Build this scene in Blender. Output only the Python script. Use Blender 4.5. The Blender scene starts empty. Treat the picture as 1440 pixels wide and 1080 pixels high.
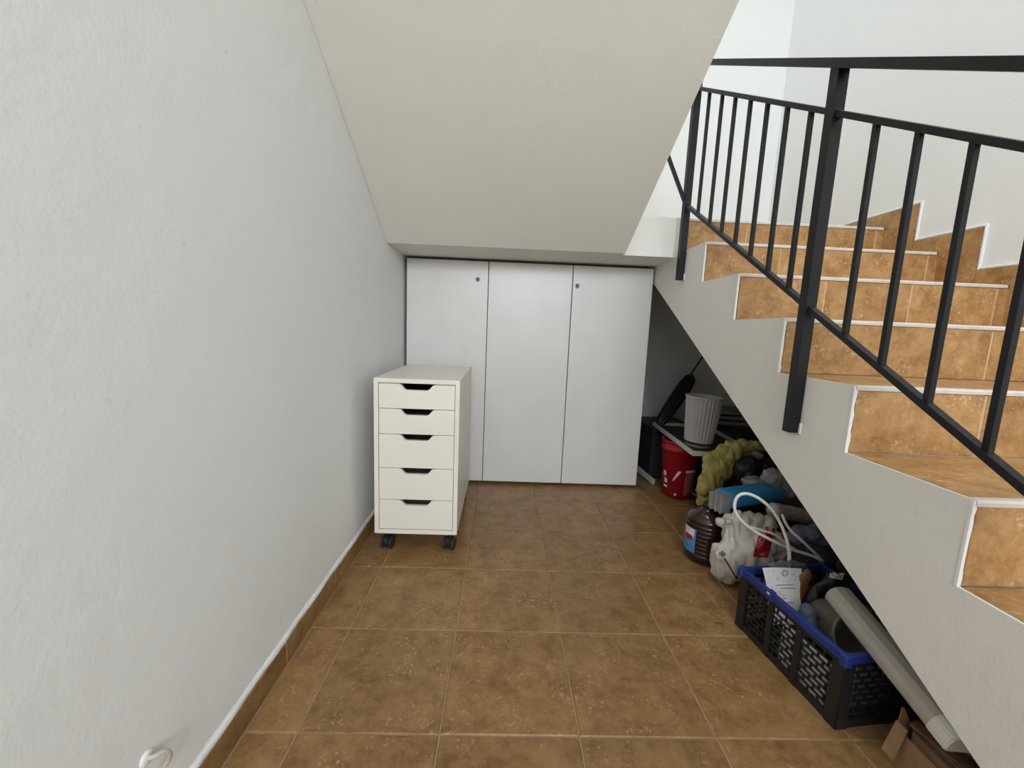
import bpy, bmesh, math, random
from mathutils import Vector, Matrix, noise, Euler
from mathutils.bvhtree import BVHTree

random.seed(7)
C = bpy.context.scene.collection
scene = bpy.context.scene

# ------------------------------------------------------------------ camera
YAW, PITCH, ROLL = 0.02691, -0.13816, 0.04022
FPX = 571.59
fwd = Vector((math.sin(YAW) * math.cos(PITCH), math.cos(YAW) * math.cos(PITCH), math.sin(PITCH)))
right0 = Vector((math.cos(YAW), -math.sin(YAW), 0))
up0 = right0.cross(fwd)
right = right0 * math.cos(ROLL) + up0 * math.sin(ROLL)
up = right.cross(fwd)
cam_data = bpy.data.cameras.new('camera')
cam = bpy.data.objects.new('camera', cam_data)
C.objects.link(cam)
cam_data.sensor_fit = 'HORIZONTAL'
cam_data.sensor_width = 36.0
cam_data.lens = FPX / 1440.0 * 36.0
cam_data.clip_start = 0.02
M = Matrix((right, up, -fwd)).transposed().to_4x4()
M.translation = Vector((0.1154, -1.17359, 0.96022))
cam.matrix_world = M
scene.camera = cam

# ------------------------------------------------------------------ world, lights, exposure
world = bpy.data.worlds.new('sky')
scene.world = world
world.use_nodes = True
bg = world.node_tree.nodes['Background']
bg.inputs[0].default_value = (0.78, 0.88, 1.0, 1)
bg.inputs[1].default_value = 1.0

ZFILL = 5.36
def area(name, loc, aim, sx, sy, energy, col):
    d = bpy.data.lights.new(name, 'AREA')
    d.shape = 'RECTANGLE'
    d.size, d.size_y, d.energy, d.color = sx, sy, energy, col
    o = bpy.data.objects.new(name, d)
    C.objects.link(o)
    o.location = loc
    o.rotation_euler = (Vector(aim) - Vector(loc)).to_track_quat('-Z', 'Y').to_euler()
    return o

area('daylight_hall_window', (0.60, -4.56, 2.18), (0.45, 0, 1.0), 1.5, 0.95, 106, (0.87, 0.935, 1.0))
area('daylight_side_window', (2.10, -2.9, 1.35), (-0.4, -2.2, 1.1), 1.7, 1.7, 4, (0.84, 0.92, 1.0))
area('stairwell_fill_front', (1.1, -2.96, 4.2), (1.4, 0.9, 2.2), 1.3, 1.6, 6, (0.95, 1.0, 0.98))  # added lamp brightening the stairwell; the upper wall has no window
area('stairwell_fill_top', (0.45, -0.3, ZFILL), (0.9, -0.3, 0), 1.3, 2.3, 66, (0.93, 0.99, 1.0))  # added lamp in a made-up ceiling opening, brightens right and back walls

vs = scene.view_settings
vs.view_transform = 'Standard'
vs.look = 'None'
vs.exposure = 0.0
vs.gamma = 1.0
vs.use_curve_mapping = False

# ------------------------------------------------------------------ materials
def nodes_of(name):
    m = bpy.data.materials.new(name)
    m.use_nodes = True
    nt = m.node_tree
    b = nt.nodes['Principled BSDF']
    return m, nt, b

def N(nt, typ, **kw):
    n = nt.nodes.new(typ)
    for k, v in kw.items():
        setattr(n, k, v)
    return n

def noise_node(nt, vec, scale, detail=3.0, rough=0.55):
    n = N(nt, 'ShaderNodeTexNoise')
    n.inputs['Scale'].default_value = scale
    n.inputs['Detail'].default_value = detail
    n.inputs['Roughness'].default_value = rough
    nt.links.new(vec, n.inputs['Vector'])
    return n

def ramp(nt, fac, stops):
    r = N(nt, 'ShaderNodeValToRGB')
    els = r.color_ramp.elements
    while len(els) < len(stops):
        els.new(0.5)
    for e, (p, c) in zip(els, stops):
        e.position = p
        e.color = (*c, 1)
    nt.links.new(fac, r.inputs['Fac'])
    return r

def srgb(r, g, b):
    f = lambda v: (v / 255 / 12.92) if v / 255 <= 0.04045 else ((v / 255 + 0.055) / 1.055) ** 2.4
    return (f(r), f(g), f(b))

def plain(name, col, rough=0.5, var=0.08, scale=14, metallic=0.0, bump=0.0, bscale=200, spec=0.5, trans=0.0, alpha=1.0, coat=0.0):
    m, nt, b = nodes_of(name)
    geo = N(nt, 'ShaderNodeNewGeometry')
    n = noise_node(nt, geo.outputs['Position'], scale)
    lo = tuple(c * (1 - var) for c in col)
    hi = tuple(min(1, c * (1 + var)) for c in col)
    r = ramp(nt, n.outputs['Fac'], [(0.3, lo), (0.7, hi)])
    nt.links.new(r.outputs['Color'], b.inputs['Base Color'])
    b.inputs['Roughness'].default_value = rough
    b.inputs['Metallic'].default_value = metallic
    b.inputs['Specular IOR Level'].default_value = spec
    b.inputs['Transmission Weight'].default_value = trans
    b.inputs['Alpha'].default_value = alpha
    b.inputs['Coat Weight'].default_value = coat
    if bump:
        n2 = noise_node(nt, geo.outputs['Position'], bscale, 4)
        bm_ = N(nt, 'ShaderNodeBump')
        bm_.inputs['Strength'].default_value = bump
        bm_.inputs['Distance'].default_value = 0.004
        nt.links.new(n2.outputs['Fac'], bm_.inputs['Height'])
        nt.links.new(bm_.outputs['Normal'], b.inputs['Normal'])
    return m

def plaster(name, col, var=0.02, bump=0.25):
    m, nt, b = nodes_of(name)
    geo = N(nt, 'ShaderNodeNewGeometry')
    n = noise_node(nt, geo.outputs['Position'], 2.2, 3)
    r = ramp(nt, n.outputs['Fac'], [(0.3, tuple(c * (1 - var) for c in col)), (0.7, col)])
    sp = noise_node(nt, geo.outputs['Position'], 26, 2)
    r2 = ramp(nt, sp.outputs['Fac'], [(0.2, (0.80, 0.79, 0.77)), (0.27, (1, 1, 1))])
    mx = N(nt, 'ShaderNodeMix', data_type='RGBA', blend_type='MULTIPLY')
    mx.inputs[0].default_value = 0.5
    nt.links.new(r.outputs['Color'], mx.inputs[6])
    nt.links.new(r2.outputs['Color'], mx.inputs[7])
    nt.links.new(mx.outputs[2], b.inputs['Base Color'])
    b.inputs['Roughness'].default_value = 0.75
    b.inputs['Specular IOR Level'].default_value = 0.3
    n2 = noise_node(nt, geo.outputs['Position'], 130, 3)
    n3 = noise_node(nt, geo.outputs['Position'], 9, 2)
    add = N(nt, 'ShaderNodeMath', operation='MULTIPLY_ADD')
    add.inputs[1].default_value = 3.0
    nt.links.new(n3.outputs['Fac'], add.inputs[0])
    nt.links.new(n2.outputs['Fac'], add.inputs[2])
    bm_ = N(nt, 'ShaderNodeBump')
    bm_.inputs['Strength'].default_value = bump
    bm_.inputs['Distance'].default_value = 0.003
    nt.links.new(add.outputs[0], bm_.inputs['Height'])
    nt.links.new(bm_.outputs['Normal'], b.inputs['Normal'])
    return m

def tile_mat(name, dark, mid, pale, fleck, rough=0.32):
    """Glazed stone-look ceramic: cloudy brown with short pale flecks."""
    m, nt, b = nodes_of(name)
    geo = N(nt, 'ShaderNodeNewGeometry')
    oi = N(nt, 'ShaderNodeObjectInfo')
    off = N(nt, 'ShaderNodeVectorMath', operation='SCALE')
    comb = N(nt, 'ShaderNodeCombineXYZ')
    for i in range(3):
        nt.links.new(oi.outputs['Random'], comb.inputs[i])
    nt.links.new(comb.outputs[0], off.inputs[0])
    off.inputs['Scale'].default_value = 7.0
    pos = N(nt, 'ShaderNodeVectorMath', operation='ADD')
    nt.links.new(geo.outputs['Position'], pos.inputs[0])
    nt.links.new(off.outputs[0], pos.inputs[1])
    cl = noise_node(nt, pos.outputs[0], 14, 8, 0.78)
    base = ramp(nt, cl.outputs['Fac'], [(0.37, dark), (0.5, mid), (0.63, pale)])
    # flecks, gathered in patches
    fl = noise_node(nt, pos.outputs[0], 95, 3, 0.6)
    flr = ramp(nt, fl.outputs['Fac'], [(0.57, (0, 0, 0)), (0.66, (1, 1, 1))])
    pt = noise_node(nt, pos.outputs[0], 13, 2, 0.5)
    ptr = ramp(nt, pt.outputs['Fac'], [(0.42, (0, 0, 0)), (0.64, (0.7, 0.7, 0.7))])
    mul = N(nt, 'ShaderNodeMath', operation='MULTIPLY')
    nt.links.new(flr.outputs['Color'], mul.inputs[0])
    nt.links.new(ptr.outputs['Color'], mul.inputs[1])
    mx = N(nt, 'ShaderNodeMix', data_type='RGBA')
    nt.links.new(mul.outputs[0], mx.inputs[0])
    nt.links.new(base.outputs['Color'], mx.inputs[6])
    mx.inputs[7].default_value = (*fleck, 1)
    # each tile a touch lighter or darker
    mr = N(nt, 'ShaderNodeMapRange')
    mr.inputs['To Min'].default_value = 0.92
    mr.inputs['To Max'].default_value = 1.08
    nt.links.new(oi.outputs['Random'], mr.inputs['Value'])
    hv = N(nt, 'ShaderNodeHueSaturation')
    nt.links.new(mr.outputs[0], hv.inputs['Value'])
    nt.links.new(mx.outputs[2], hv.inputs['Color'])
    nt.links.new(hv.outputs['Color'], b.inputs['Base Color'])
    b.inputs['Roughness'].default_value = rough
    b.inputs['Specular IOR Level'].default_value = 0.35
    bm_ = N(nt, 'ShaderNodeBump')
    bm_.inputs['Strength'].default_value = 0.15
    bm_.inputs['Distance'].default_value = 0.002
    nt.links.new(cl.outputs['Fac'], bm_.inputs['Height'])
    nt.links.new(bm_.outputs['Normal'], b.inputs['Normal'])
    return m

WALL = plaster('wall_paint', srgb(240, 240, 238))
SOFFIT = plaster('soffit_paint', srgb(236, 234, 224))
STRING = plaster('stringer_paint', srgb(236, 233, 226), bump=0.35)
TILE = tile_mat('brown_tile_shaded', srgb(122, 90, 54), srgb(143, 109, 69), srgb(158, 124, 82), srgb(190, 158, 116))  # same tile as the stairs, the floor's dimmer light put into its colour
STILE = tile_mat('brown_tile_lit', srgb(150, 110, 66), srgb(178, 136, 88), srgb(198, 156, 106), srgb(232, 198, 152))  # lighter copy for the steps, their stronger light put into its colour
GROUT = plain('grout', srgb(160, 132, 98), 0.9, 0.12, 20)
CAULK = plain('white_caulk', srgb(238, 238, 236), 0.7, 0.04, 60, bump=0.4, bscale=90)
PGROUT = plain('pale_grout', srgb(206, 172, 126), 0.9, 0.12, 40)
NOSING = plain('white_nosing', srgb(216, 208, 198), 0.45, 0.08, 25)
BLACK = plain('black_satin_paint', srgb(19, 19, 22), 0.45, 0.1, 30, spec=0.35)
LAM = plain('white_laminate', srgb(236, 230, 218), 0.38, 0.02, 4)
LAM2 = plain('cabinet_laminate', srgb(226, 225, 220), 0.33, 0.03, 5)
CARC = plain('grey_board_edge', srgb(150, 148, 144), 0.6)
BPLAST = plain('black_plastic', srgb(30, 30, 32), 0.45, 0.1, 30)
STEEL = plain('steel', (0.5, 0.5, 0.5), 0.3, 0.05, 30, metallic=1.0)

# ------------------------------------------------------------------ mesh helpers
def newobj(name, bm, mat, parent=None, smooth=False, loc=None):
    me = bpy.data.meshes.new(name)
    bmesh.ops.recalc_face_normals(bm, faces=bm.faces)
    bm.to_mesh(me)
    bm.free()
    if smooth:
        for p in me.polygons:
            p.use_smooth = True
    o = bpy.data.objects.new(name, me)
    C.objects.link(o)
    for m in (mat if isinstance(mat, (list, tuple)) else [mat]):
        me.materials.append(m)
    if parent:
        o.parent = parent
    if loc:
        o.location = loc
    return o

def empty(name, loc=(0, 0, 0), rz=0.0):
    o = bpy.data.objects.new(name, None)
    o.empty_display_size = 0.1
    C.objects.link(o)
    o.location = loc
    o.rotation_euler = (0, 0, rz)
    return o

def tag(o, label=None, cat=None, group=None, kind=None):
    if label: o['label'] = label
    if cat: o['category'] = cat
    if group: o['group'] = group
    if kind: o['kind'] = kind
    return o

def box(bm, lo, hi, bevel=0.0, seg=1):
    vs_ = [bm.verts.new((x, y, z)) for x in (lo[0], hi[0]) for y in (lo[1], hi[1]) for z in (lo[2], hi[2])]
    idx = [(0, 1, 3, 2), (4, 6, 7, 5), (0, 4, 5, 1), (2, 3, 7, 6), (0, 2, 6, 4), (1, 5, 7, 3)]
    fs = [bm.faces.new([vs_[i] for i in f]) for f in idx]
    if bevel:
        es = list({e for f in fs for e in f.edges})
        bmesh.ops.bevel(bm, geom=es, offset=bevel, segments=seg, affect='EDGES', profile=0.5)
    return fs

def boxobj(name, lo, hi, mat, parent=None, bevel=0.0, seg=1):
    bm = bmesh.new()
    box(bm, lo, hi, bevel, seg)
    return newobj(name, bm, mat, parent)

def prism(bm, pts, axis, a, b):
    """extrude a 2-D outline along an axis; a, b numbers or callables(pt)"""
    def mk(p, t):
        t = t(p) if callable(t) else t
        if axis == 'x': return (t, p[0], p[1])
        if axis == 'y': return (p[0], t, p[1])
        return (p[0], p[1], t)
    A = [bm.verts.new(mk(p, a)) for p in pts]
    B = [bm.verts.new(mk(p, b)) for p in pts]
    n = len(pts)
    f1 = bm.faces.new(A)
    f2 = bm.faces.new(B[::-1])
    for i in range(n):
        bm.faces.new((A[i], B[i], B[(i + 1) % n], A[(i + 1) % n]))
    bm.normal_update()
    bmesh.ops.triangulate(bm, faces=[f1, f2], ngon_method='EAR_CLIP')

def bar(bm, p, q, w, h, upv=(0, 0, 1)):
    """square bar from p to q; w sideways, h along upv"""
    p, q = Vector(p), Vector(q)
    d = (q - p).normalized()
    s = d.cross(Vector(upv)).normalized()
    u = s.cross(d).normalized()
    ring = lambda c: [bm.verts.new(c + s * sx * w / 2 + u * sy * h / 2) for sx, sy in ((-1, -1), (1, -1), (1, 1), (-1, 1))]
    A, B = ring(p), ring(q)
    bm.faces.new(A); bm.faces.new(B[::-1])
    for i in range(4):
        bm.faces.new((A[i], B[i], B[(i + 1) % 4], A[(i + 1) % 4]))

def lathe(bm, prof, seg=32, mod=None, M=None, close=True):
    """profile list of (r, z) spun about z; mod(angle, r, z) -> r"""
    rings = []
    for r, z in prof:
        ring = []
        for i in range(seg):
            a = 2 * math.pi * i / seg
            rr = mod(a, r, z) if mod else r
            v = Vector((rr * math.cos(a), rr * math.sin(a), z))
            ring.append(bm.verts.new(M @ v if M else v))
        rings.append(ring)
    for A, B in zip(rings, rings[1:]):
        for i in range(seg):
            bm.faces.new((A[i], A[(i + 1) % seg], B[(i + 1) % seg], B[i]))
    if close:
        bm.faces.new(rings[0][::-1])
        bm.faces.new(rings[-1])

def tube(bm, pts, r, seg=8, samples=8):
    """smooth tube through points (Catmull-Rom)"""
    P = [Vector(p) for p in pts]
    ext = [P[0] * 2 - P[1]] + P + [P[-1] * 2 - P[-2]]
    path = []
    for i in range(1, len(ext) - 2):
        p0, p1, p2, p3 = ext[i - 1:i + 3]
        for k in range(samples):
            t = k / samples
            path.append(0.5 * ((2 * p1) + (p2 - p0) * t + (2 * p0 - 5 * p1 + 4 * p2 - p3) * t * t + (3 * p1 - p0 - 3 * p2 + p3) * t ** 3))
    path.append(P[-1])
    rings, nrm = [], None
    for i, c in enumerate(path):
        d = (path[min(i + 1, len(path) - 1)] - path[max(i - 1, 0)]).normalized()
        if nrm is None:
            nrm = d.orthogonal().normalized()
        nrm = (nrm - d * nrm.dot(d)).normalized()
        bn = d.cross(nrm)
        rings.append([bm.verts.new(c + (nrm * math.cos(2 * math.pi * k / seg) + bn * math.sin(2 * math.pi * k / seg)) * r) for k in range(seg)])
    for A, B in zip(rings, rings[1:]):
        for k in range(seg):
            bm.faces.new((A[k], A[(k + 1) % seg], B[(k + 1) % seg], B[k]))
    bm.faces.new(rings[0][::-1]); bm.faces.new(rings[-1])

def lump(name, blobs, mat, parent=None, voxel=0.011, amp=0.012, freq=11, folds=0.0, ffreq=9, floor=None, seed=0, smooth_it=3):
    """crumpled soft thing: ellipsoids fused, then folded by ridged noise. blob = (centre, radii)"""
    bm = bmesh.new()
    for c, r in blobs:
        bmesh.ops.create_icosphere(bm, subdivisions=4, radius=1.0, matrix=Matrix.Translation(c) @ Matrix.Diagonal((*r, 1)))
    me = bpy.data.meshes.new('tmp'); bm.to_mesh(me); bm.free()
    t = bpy.data.objects.new('tmp', me); C.objects.link(t)
    md = t.modifiers.new('r', 'REMESH'); md.mode = 'VOXEL'; md.voxel_size = voxel
    sm = t.modifiers.new('s', 'SMOOTH'); sm.iterations = smooth_it; sm.factor = 0.5
    dg = bpy.context.evaluated_depsgraph_get()
    me2 = bpy.data.meshes.new_from_object(t.evaluated_get(dg))
    bpy.data.objects.remove(t); bpy.data.meshes.remove(me)
    nn = [v.normal.copy() for v in me2.vertices]
    so = Vector((seed * 3.7, seed * 1.3, seed * 5.1))
    for v, n in zip(me2.vertices, nn):
        p = v.co + so
        d = amp * noise.noise(p * freq) + amp * 0.5 * noise.noise(p * freq * 2.3)
        if folds:
            w = p + Vector((noise.noise(p * 5), noise.noise(p * 5 + Vector((9, 0, 0))), 0)) * 0.06
            q = Vector((w.x * ffreq * 1.6, w.y * ffreq, w.z * ffreq * 0.55))
            f = noise.voronoi(q)[0]
            d += folds * 1.6 * (min(f[1] - f[0], 0.5) - 0.3)
            f = noise.voronoi(q * 2.3 + Vector((5, 5, 5)))[0]
            d += folds * 0.6 * (min(f[1] - f[0], 0.5) - 0.25)
        v.co += n * d
        if floor is not None and v.co.z < floor:
            v.co.z = floor
    for p in me2.polygons:
        p.use_smooth = True
    me2.name = name
    me2.materials.clear(); me2.materials.append(mat)
    o = bpy.data.objects.new(name, me2)
    C.objects.link(o)
    if parent: o.parent = parent
    return o

def decal(name, target, origin, ux, uy, direction, nx, ny, mat, parent, off=0.002, shape=None, thick=0.0006):
    """print laid on a surface: a grid cast onto the target along direction"""
    me = target.data
    bvh = BVHTree.FromPolygons([v.co.copy() for v in me.vertices], [list(p.vertices) for p in me.polygons])
    bm = bmesh.new()
    g = {}
    dirn = Vector(direction).normalized()
    for i in range(nx + 1):
        for j in range(ny + 1):
            p = Vector(origin) + Vector(ux) * (i / nx) + Vector(uy) * (j / ny)
            hit, nrm, _, _ = bvh.ray_cast(p, dirn, 1.0)
            if hit is not None:
                g[i, j] = bm.verts.new(hit - dirn * off)
    for i in range(nx):
        for j in range(ny):
            ks = [(i, j), (i + 1, j), (i + 1, j + 1), (i, j + 1)]
            if all(k in g for k in ks) and (shape is None or shape((i + 0.5) / nx, (j + 0.5) / ny)):
                bm.faces.new([g[k] for k in ks])
    for v in [v for v in bm.verts if not v.link_faces]:
        bm.verts.remove(v)
    return newobj(name, bm, mat, parent, smooth=True)

def text_on(name, target, txt, origin, ux, uy, direction, mat, parent, off=0.003):
    """lettering projected on a surface: text box unit square maps to ux, uy"""
    cu = bpy.data.curves.new('t', 'FONT'); cu.body = txt; cu.resolution_u = 2
    t = bpy.data.objects.new('t', cu); C.objects.link(t)
    dg = bpy.context.evaluated_depsgraph_get(); dg.update()
    me = bpy.data.meshes.new_from_object(t.evaluated_get(dg))
    bpy.data.objects.remove(t)
    xs = [v.co.x for v in me.vertices]; ys = [v.co.y for v in me.vertices]
    bvh = BVHTree.FromPolygons([v.co.copy() for v in target.data.vertices], [list(p.vertices) for p in target.data.polygons])
    dirn = Vector(direction).normalized()
    bad = False
    for v in me.vertices:
        a = (v.co.x - min(xs)) / (max(xs) - min(xs)); b_ = (v.co.y - min(ys)) / (max(ys) - min(ys))
        p = Vector(origin) + Vector(ux) * a + Vector(uy) * b_
        hit = bvh.ray_cast(p, dirn, 1.0)[0]
        v.co = (hit if hit is not None else p + dirn * 0.1) - dirn * off
    me.materials.clear(); me.materials.append(mat)
    o = bpy.data.objects.new(name, me); C.objects.link(o); o.parent = parent
    return o

# ------------------------------------------------------------------ dimensions
S = 1 / 3                       # floor tile pitch
XL = -0.455                     # face of the left skirting
XWL = -0.464                    # left wall face
XS = 0.985                      # outer face of the lower flight
XR = 2.04                       # right wall face
YB = 1.92                       # back wall face
YF = -4.5                       # wall behind the camera
RISE, RUN, Y4 = 0.1705, 0.284, -0.487
riser_y = lambda n: Y4 + RUN * (n - 4)
NL = 9                          # the ninth riser leads to the landing
ZL = NL * RISE                  # landing level
ZU = 1.343                      # underside of landing
ZTOP = 5.3
YLAND = riser_y(NL)

# ------------------------------------------------------------------ the setting
tag(boxobj('wall_left', (XWL - 0.2, YF - 0.2, -0.15), (XWL, YB + 0.2, ZTOP), WALL), kind='structure')
tag(boxobj('wall_back', (XWL, YB, -0.15), (XR, YB + 0.2, ZTOP), WALL), kind='structure')
bm = bmesh.new()
box(bm, (XR, -2.0, -0.15), (XR + 0.2, YB + 0.2, ZTOP))
box(bm, (XR, YF - 0.2, -0.15), (XR + 0.2, -3.8, ZTOP))
box(bm, (XR, -3.8, -0.15), (XR + 0.2, -2.0, 0.45))
box(bm, (XR, -3.8, 2.25), (XR + 0.2, -2.0, ZTOP))
tag(newobj('wall_right', bm, WALL), kind='structure')
# front wall with a window opening, behind the camera
bm = bmesh.new()
box(bm, (XWL, YF - 0.2, -0.15), (-0.2, YF, 2.82))
box(bm, (1.4, YF - 0.2, -0.15), (XR, YF, 2.82))
box(bm, (-0.2, YF - 0.2, -0.15), (1.4, YF, 1.65))
box(bm, (-0.2, YF - 0.2, 2.72), (1.4, YF, 2.82))
tag(newobj('wall_front', bm, WALL), kind='structure')
bm = bmesh.new()
for lo, hi in [((-0.2, 1.65), (-0.13, 2.72)), ((1.33, 1.65), (1.4, 2.72)), ((-0.13, 1.65), (1.33, 1.72)), ((-0.13, 2.65), (1.33, 2.72)), ((0.57, 1.72), (0.63, 2.65))]:
    box(bm, (lo[0], YF - 0.12, lo[1]), (hi[0], YF - 0.06, hi[1]))
tag(newobj('window_1', bm, LAM), kind='structure')
bm = bmesh.new()
for lo, hi in [((-3.8, 0.45), (-3.74, 2.25)), ((-2.06, 0.45), (-2.0, 2.25)), ((-3.74, 0.45), (-2.06, 0.51)), ((-3.74, 2.19), (-2.06, 2.25)), ((-2.93, 0.51), (-2.87, 2.19))]:
    box(bm, (XR + 0.08, lo[0], lo[1]), (XR + 0.13, hi[0], hi[1]))
tag(newobj('window_2', bm, LAM), kind='structure')
# hall ceiling (with the upper floor above it) and the ceiling over the stairwell
tag(boxobj('ceiling', (XWL, YF, 2.82), (XR, -1.63, 3.07), WALL), kind='structure')
tag(boxobj('wall_upper', (XWL, -3.2, 3.07), (XR, -3.0, ZTOP), WALL), kind='structure')
bm = bmesh.new()
box(bm, (XWL, -3.2, ZTOP), (-0.25, YB, ZTOP + 0.15))
box(bm, (1.15, -3.2, ZTOP), (XR, YB, ZTOP + 0.15))
box(bm, (-0.25, -3.2, ZTOP), (1.15, -1.5, ZTOP + 0.15))
box(bm, (-0.25, 0.9, ZTOP), (1.15, YB, ZTOP + 0.15))
tag(newobj('ceiling_upper', bm, WALL), kind='structure')

# floor: grout bed with every tile laid on it
floor = tag(boxobj('floor', (XWL, YF, -0.12), (XR, YB, -0.0025), GROUT), kind='structure')
def tile_mesh(sx, sy, t=0.009, bev=0.0022):
    bm = bmesh.new()
    x, y = sx / 2, sy / 2
    lo = [bm.verts.new((a * x, b * y, -t)) for a, b in ((-1, -1), (1, -1), (1, 1), (-1, 1))]
    mid = [bm.verts.new((a * x, b * y, -bev)) for a, b in ((-1, -1), (1, -1), (1, 1), (-1, 1))]
    top = [bm.verts.new((a * (x - bev), b * (y - bev), 0)) for a, b in ((-1, -1), (1, -1), (1, 1), (-1, 1))]
    for A, B in ((lo, mid), (mid, top)):
        for i in range(4):
            bm.faces.new((A[i], A[(i + 1) % 4], B[(i + 1) % 4], B[i]))
    bm.faces.new(top)
    me = bpy.data.meshes.new('tile'); bmesh.ops.recalc_face_normals(bm, faces=bm.faces)
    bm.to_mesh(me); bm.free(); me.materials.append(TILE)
    return me
_tm = {}
def tile(name, x0, x1, y0, y1, parent, gap=0.004, z=0.0, rot=None, jitter=True):
    key = (round(x1 - x0, 4), round(y1 - y0, 4))
    if key not in _tm:
        _tm[key] = tile_mesh(x1 - x0 - gap, y1 - y0 - gap)
    o = bpy.data.objects.new(name, _tm[key]); C.objects.link(o)
    o.parent = parent
    if rot is None:
        o.location = ((x0 + x1) / 2, (y0 + y1) / 2, z + (random.uniform(-0.0006, 0.0004) if jitter else 0))
    else:
        o.matrix_local = rot
    return o
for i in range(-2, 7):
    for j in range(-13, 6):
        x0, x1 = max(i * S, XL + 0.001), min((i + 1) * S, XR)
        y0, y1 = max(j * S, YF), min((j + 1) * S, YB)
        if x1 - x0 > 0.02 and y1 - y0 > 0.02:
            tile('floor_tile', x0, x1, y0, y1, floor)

# tiled skirting along the left wall
skirt = tag(boxobj('baseboard_left', (XWL, YF, 0.0), (XL - 0.0015, YB, 0.066), PGROUT), kind='structure')
y = -0.14 - 13 * S
while y < YB:
    y0, y1 = max(y, YF), min(y + S, YB)
    if y1 - y0 > 0.01:
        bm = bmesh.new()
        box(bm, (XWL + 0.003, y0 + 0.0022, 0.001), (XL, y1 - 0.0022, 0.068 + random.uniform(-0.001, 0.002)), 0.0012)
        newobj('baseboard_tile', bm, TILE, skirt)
    y += S
# ragged white paint line on top of the skirting
bm = bmesh.new()
prev = None
yy = YF
while yy < YB:
    w = 0.007 + 0.004 * noise.noise(Vector((yy * 9, 0, 0))) + 0.002 * noise.noise(Vector((yy * 47, 3, 0)))
    zl = 0.066 + 0.004 * noise.noise(Vector((yy * 14, 7, 0)))
    ring = [bm.verts.new(c) for c in ((XWL, yy, 0.088), (XWL + w * 0.7, yy, 0.075), (XWL + w, yy, zl), (XWL, yy, zl - 0.002))]
    if prev:
        for i in range(4):
            bm.faces.new((prev[i], ring[i], ring[(i + 1) % 4], prev[(i + 1) % 4]))
    prev = ring
    yy += 0.02
newobj('paint_bead', bm, CAULK, skirt, smooth=True)

# ------------------------------------------------------------------ staircase
stairs = tag(empty('staircase', (XS, riser_y(1), 0)), 'white plastered half-turn staircase with brown tiled steps and white nosings', 'staircase')
inv = Matrix.Translation(-Vector((XS, riser_y(1), 0)))
def sp(o):
    """parent to the staircase keeping world coordinates"""
    o.parent = stairs
    o.matrix_parent_inverse = inv
    return o
UND = lambda y_: 0.547 + 0.563 * y_          # underside of the lower flight
def flight_profile(d):
    pts = [(riser_y(1) + d, 0.0)]
    for n in range(1, NL + 1):
        pts.append((riser_y(n) + d, (n * RISE) - d))
        if n < NL:
            pts.append((riser_y(n + 1) + d, n * RISE - d))
    pts.append((YB - 0.001, ZL - d))
    pts.append((YB - 0.001, ZU))
    pts.append(((ZU - 0.547) / 0.563, ZU))
    pts.append((-0.547 / 0.563, 0.0))
    return pts
bm = bmesh.new()
prism(bm, flight_profile(0.011), 'x', XS + 0.006, XR - 0.001)
prism(bm, flight_profile(0.0), 'x', XS, XS + 0.0065)
lower = sp(newobj('lower_flight', bm, STRING))
# landing slab beside the lower flight
bm = bmesh.new()
box(bm, (XWL + 0.001, YLAND, ZU), (XS + 0.004, YB - 0.001, ZL))
landing = sp(newobj('landing_slab', bm, STRING))
# upper flight, coming back over the camera
SOF = lambda y_: 1.335 + 0.6 * (0.9 - y_)
xe = lambda p: 0.702 + 0.040 * min(1.0, max(0.0, (0.91 - p[0]) / 0.9))
pts = [((0.9 + (1.335 - ZU) / 0.6), ZU), (YLAND, ZU), (YLAND, ZL)]
for k in range(1, 10):
    yk = YLAND - 0.03 - RUN * (k - 1)
    pts += [(yk, ZL + (k - 1) * RISE), (yk, ZL + k * RISE)]
yend = -1.62
pts += [(yend, ZL + 9 * RISE), (yend, SOF(yend))]
bm = bmesh.new()
prism(bm, pts, 'x', XWL + 0.001, xe)
upper = sp(newobj('upper_flight', bm, SOFFIT))

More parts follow.
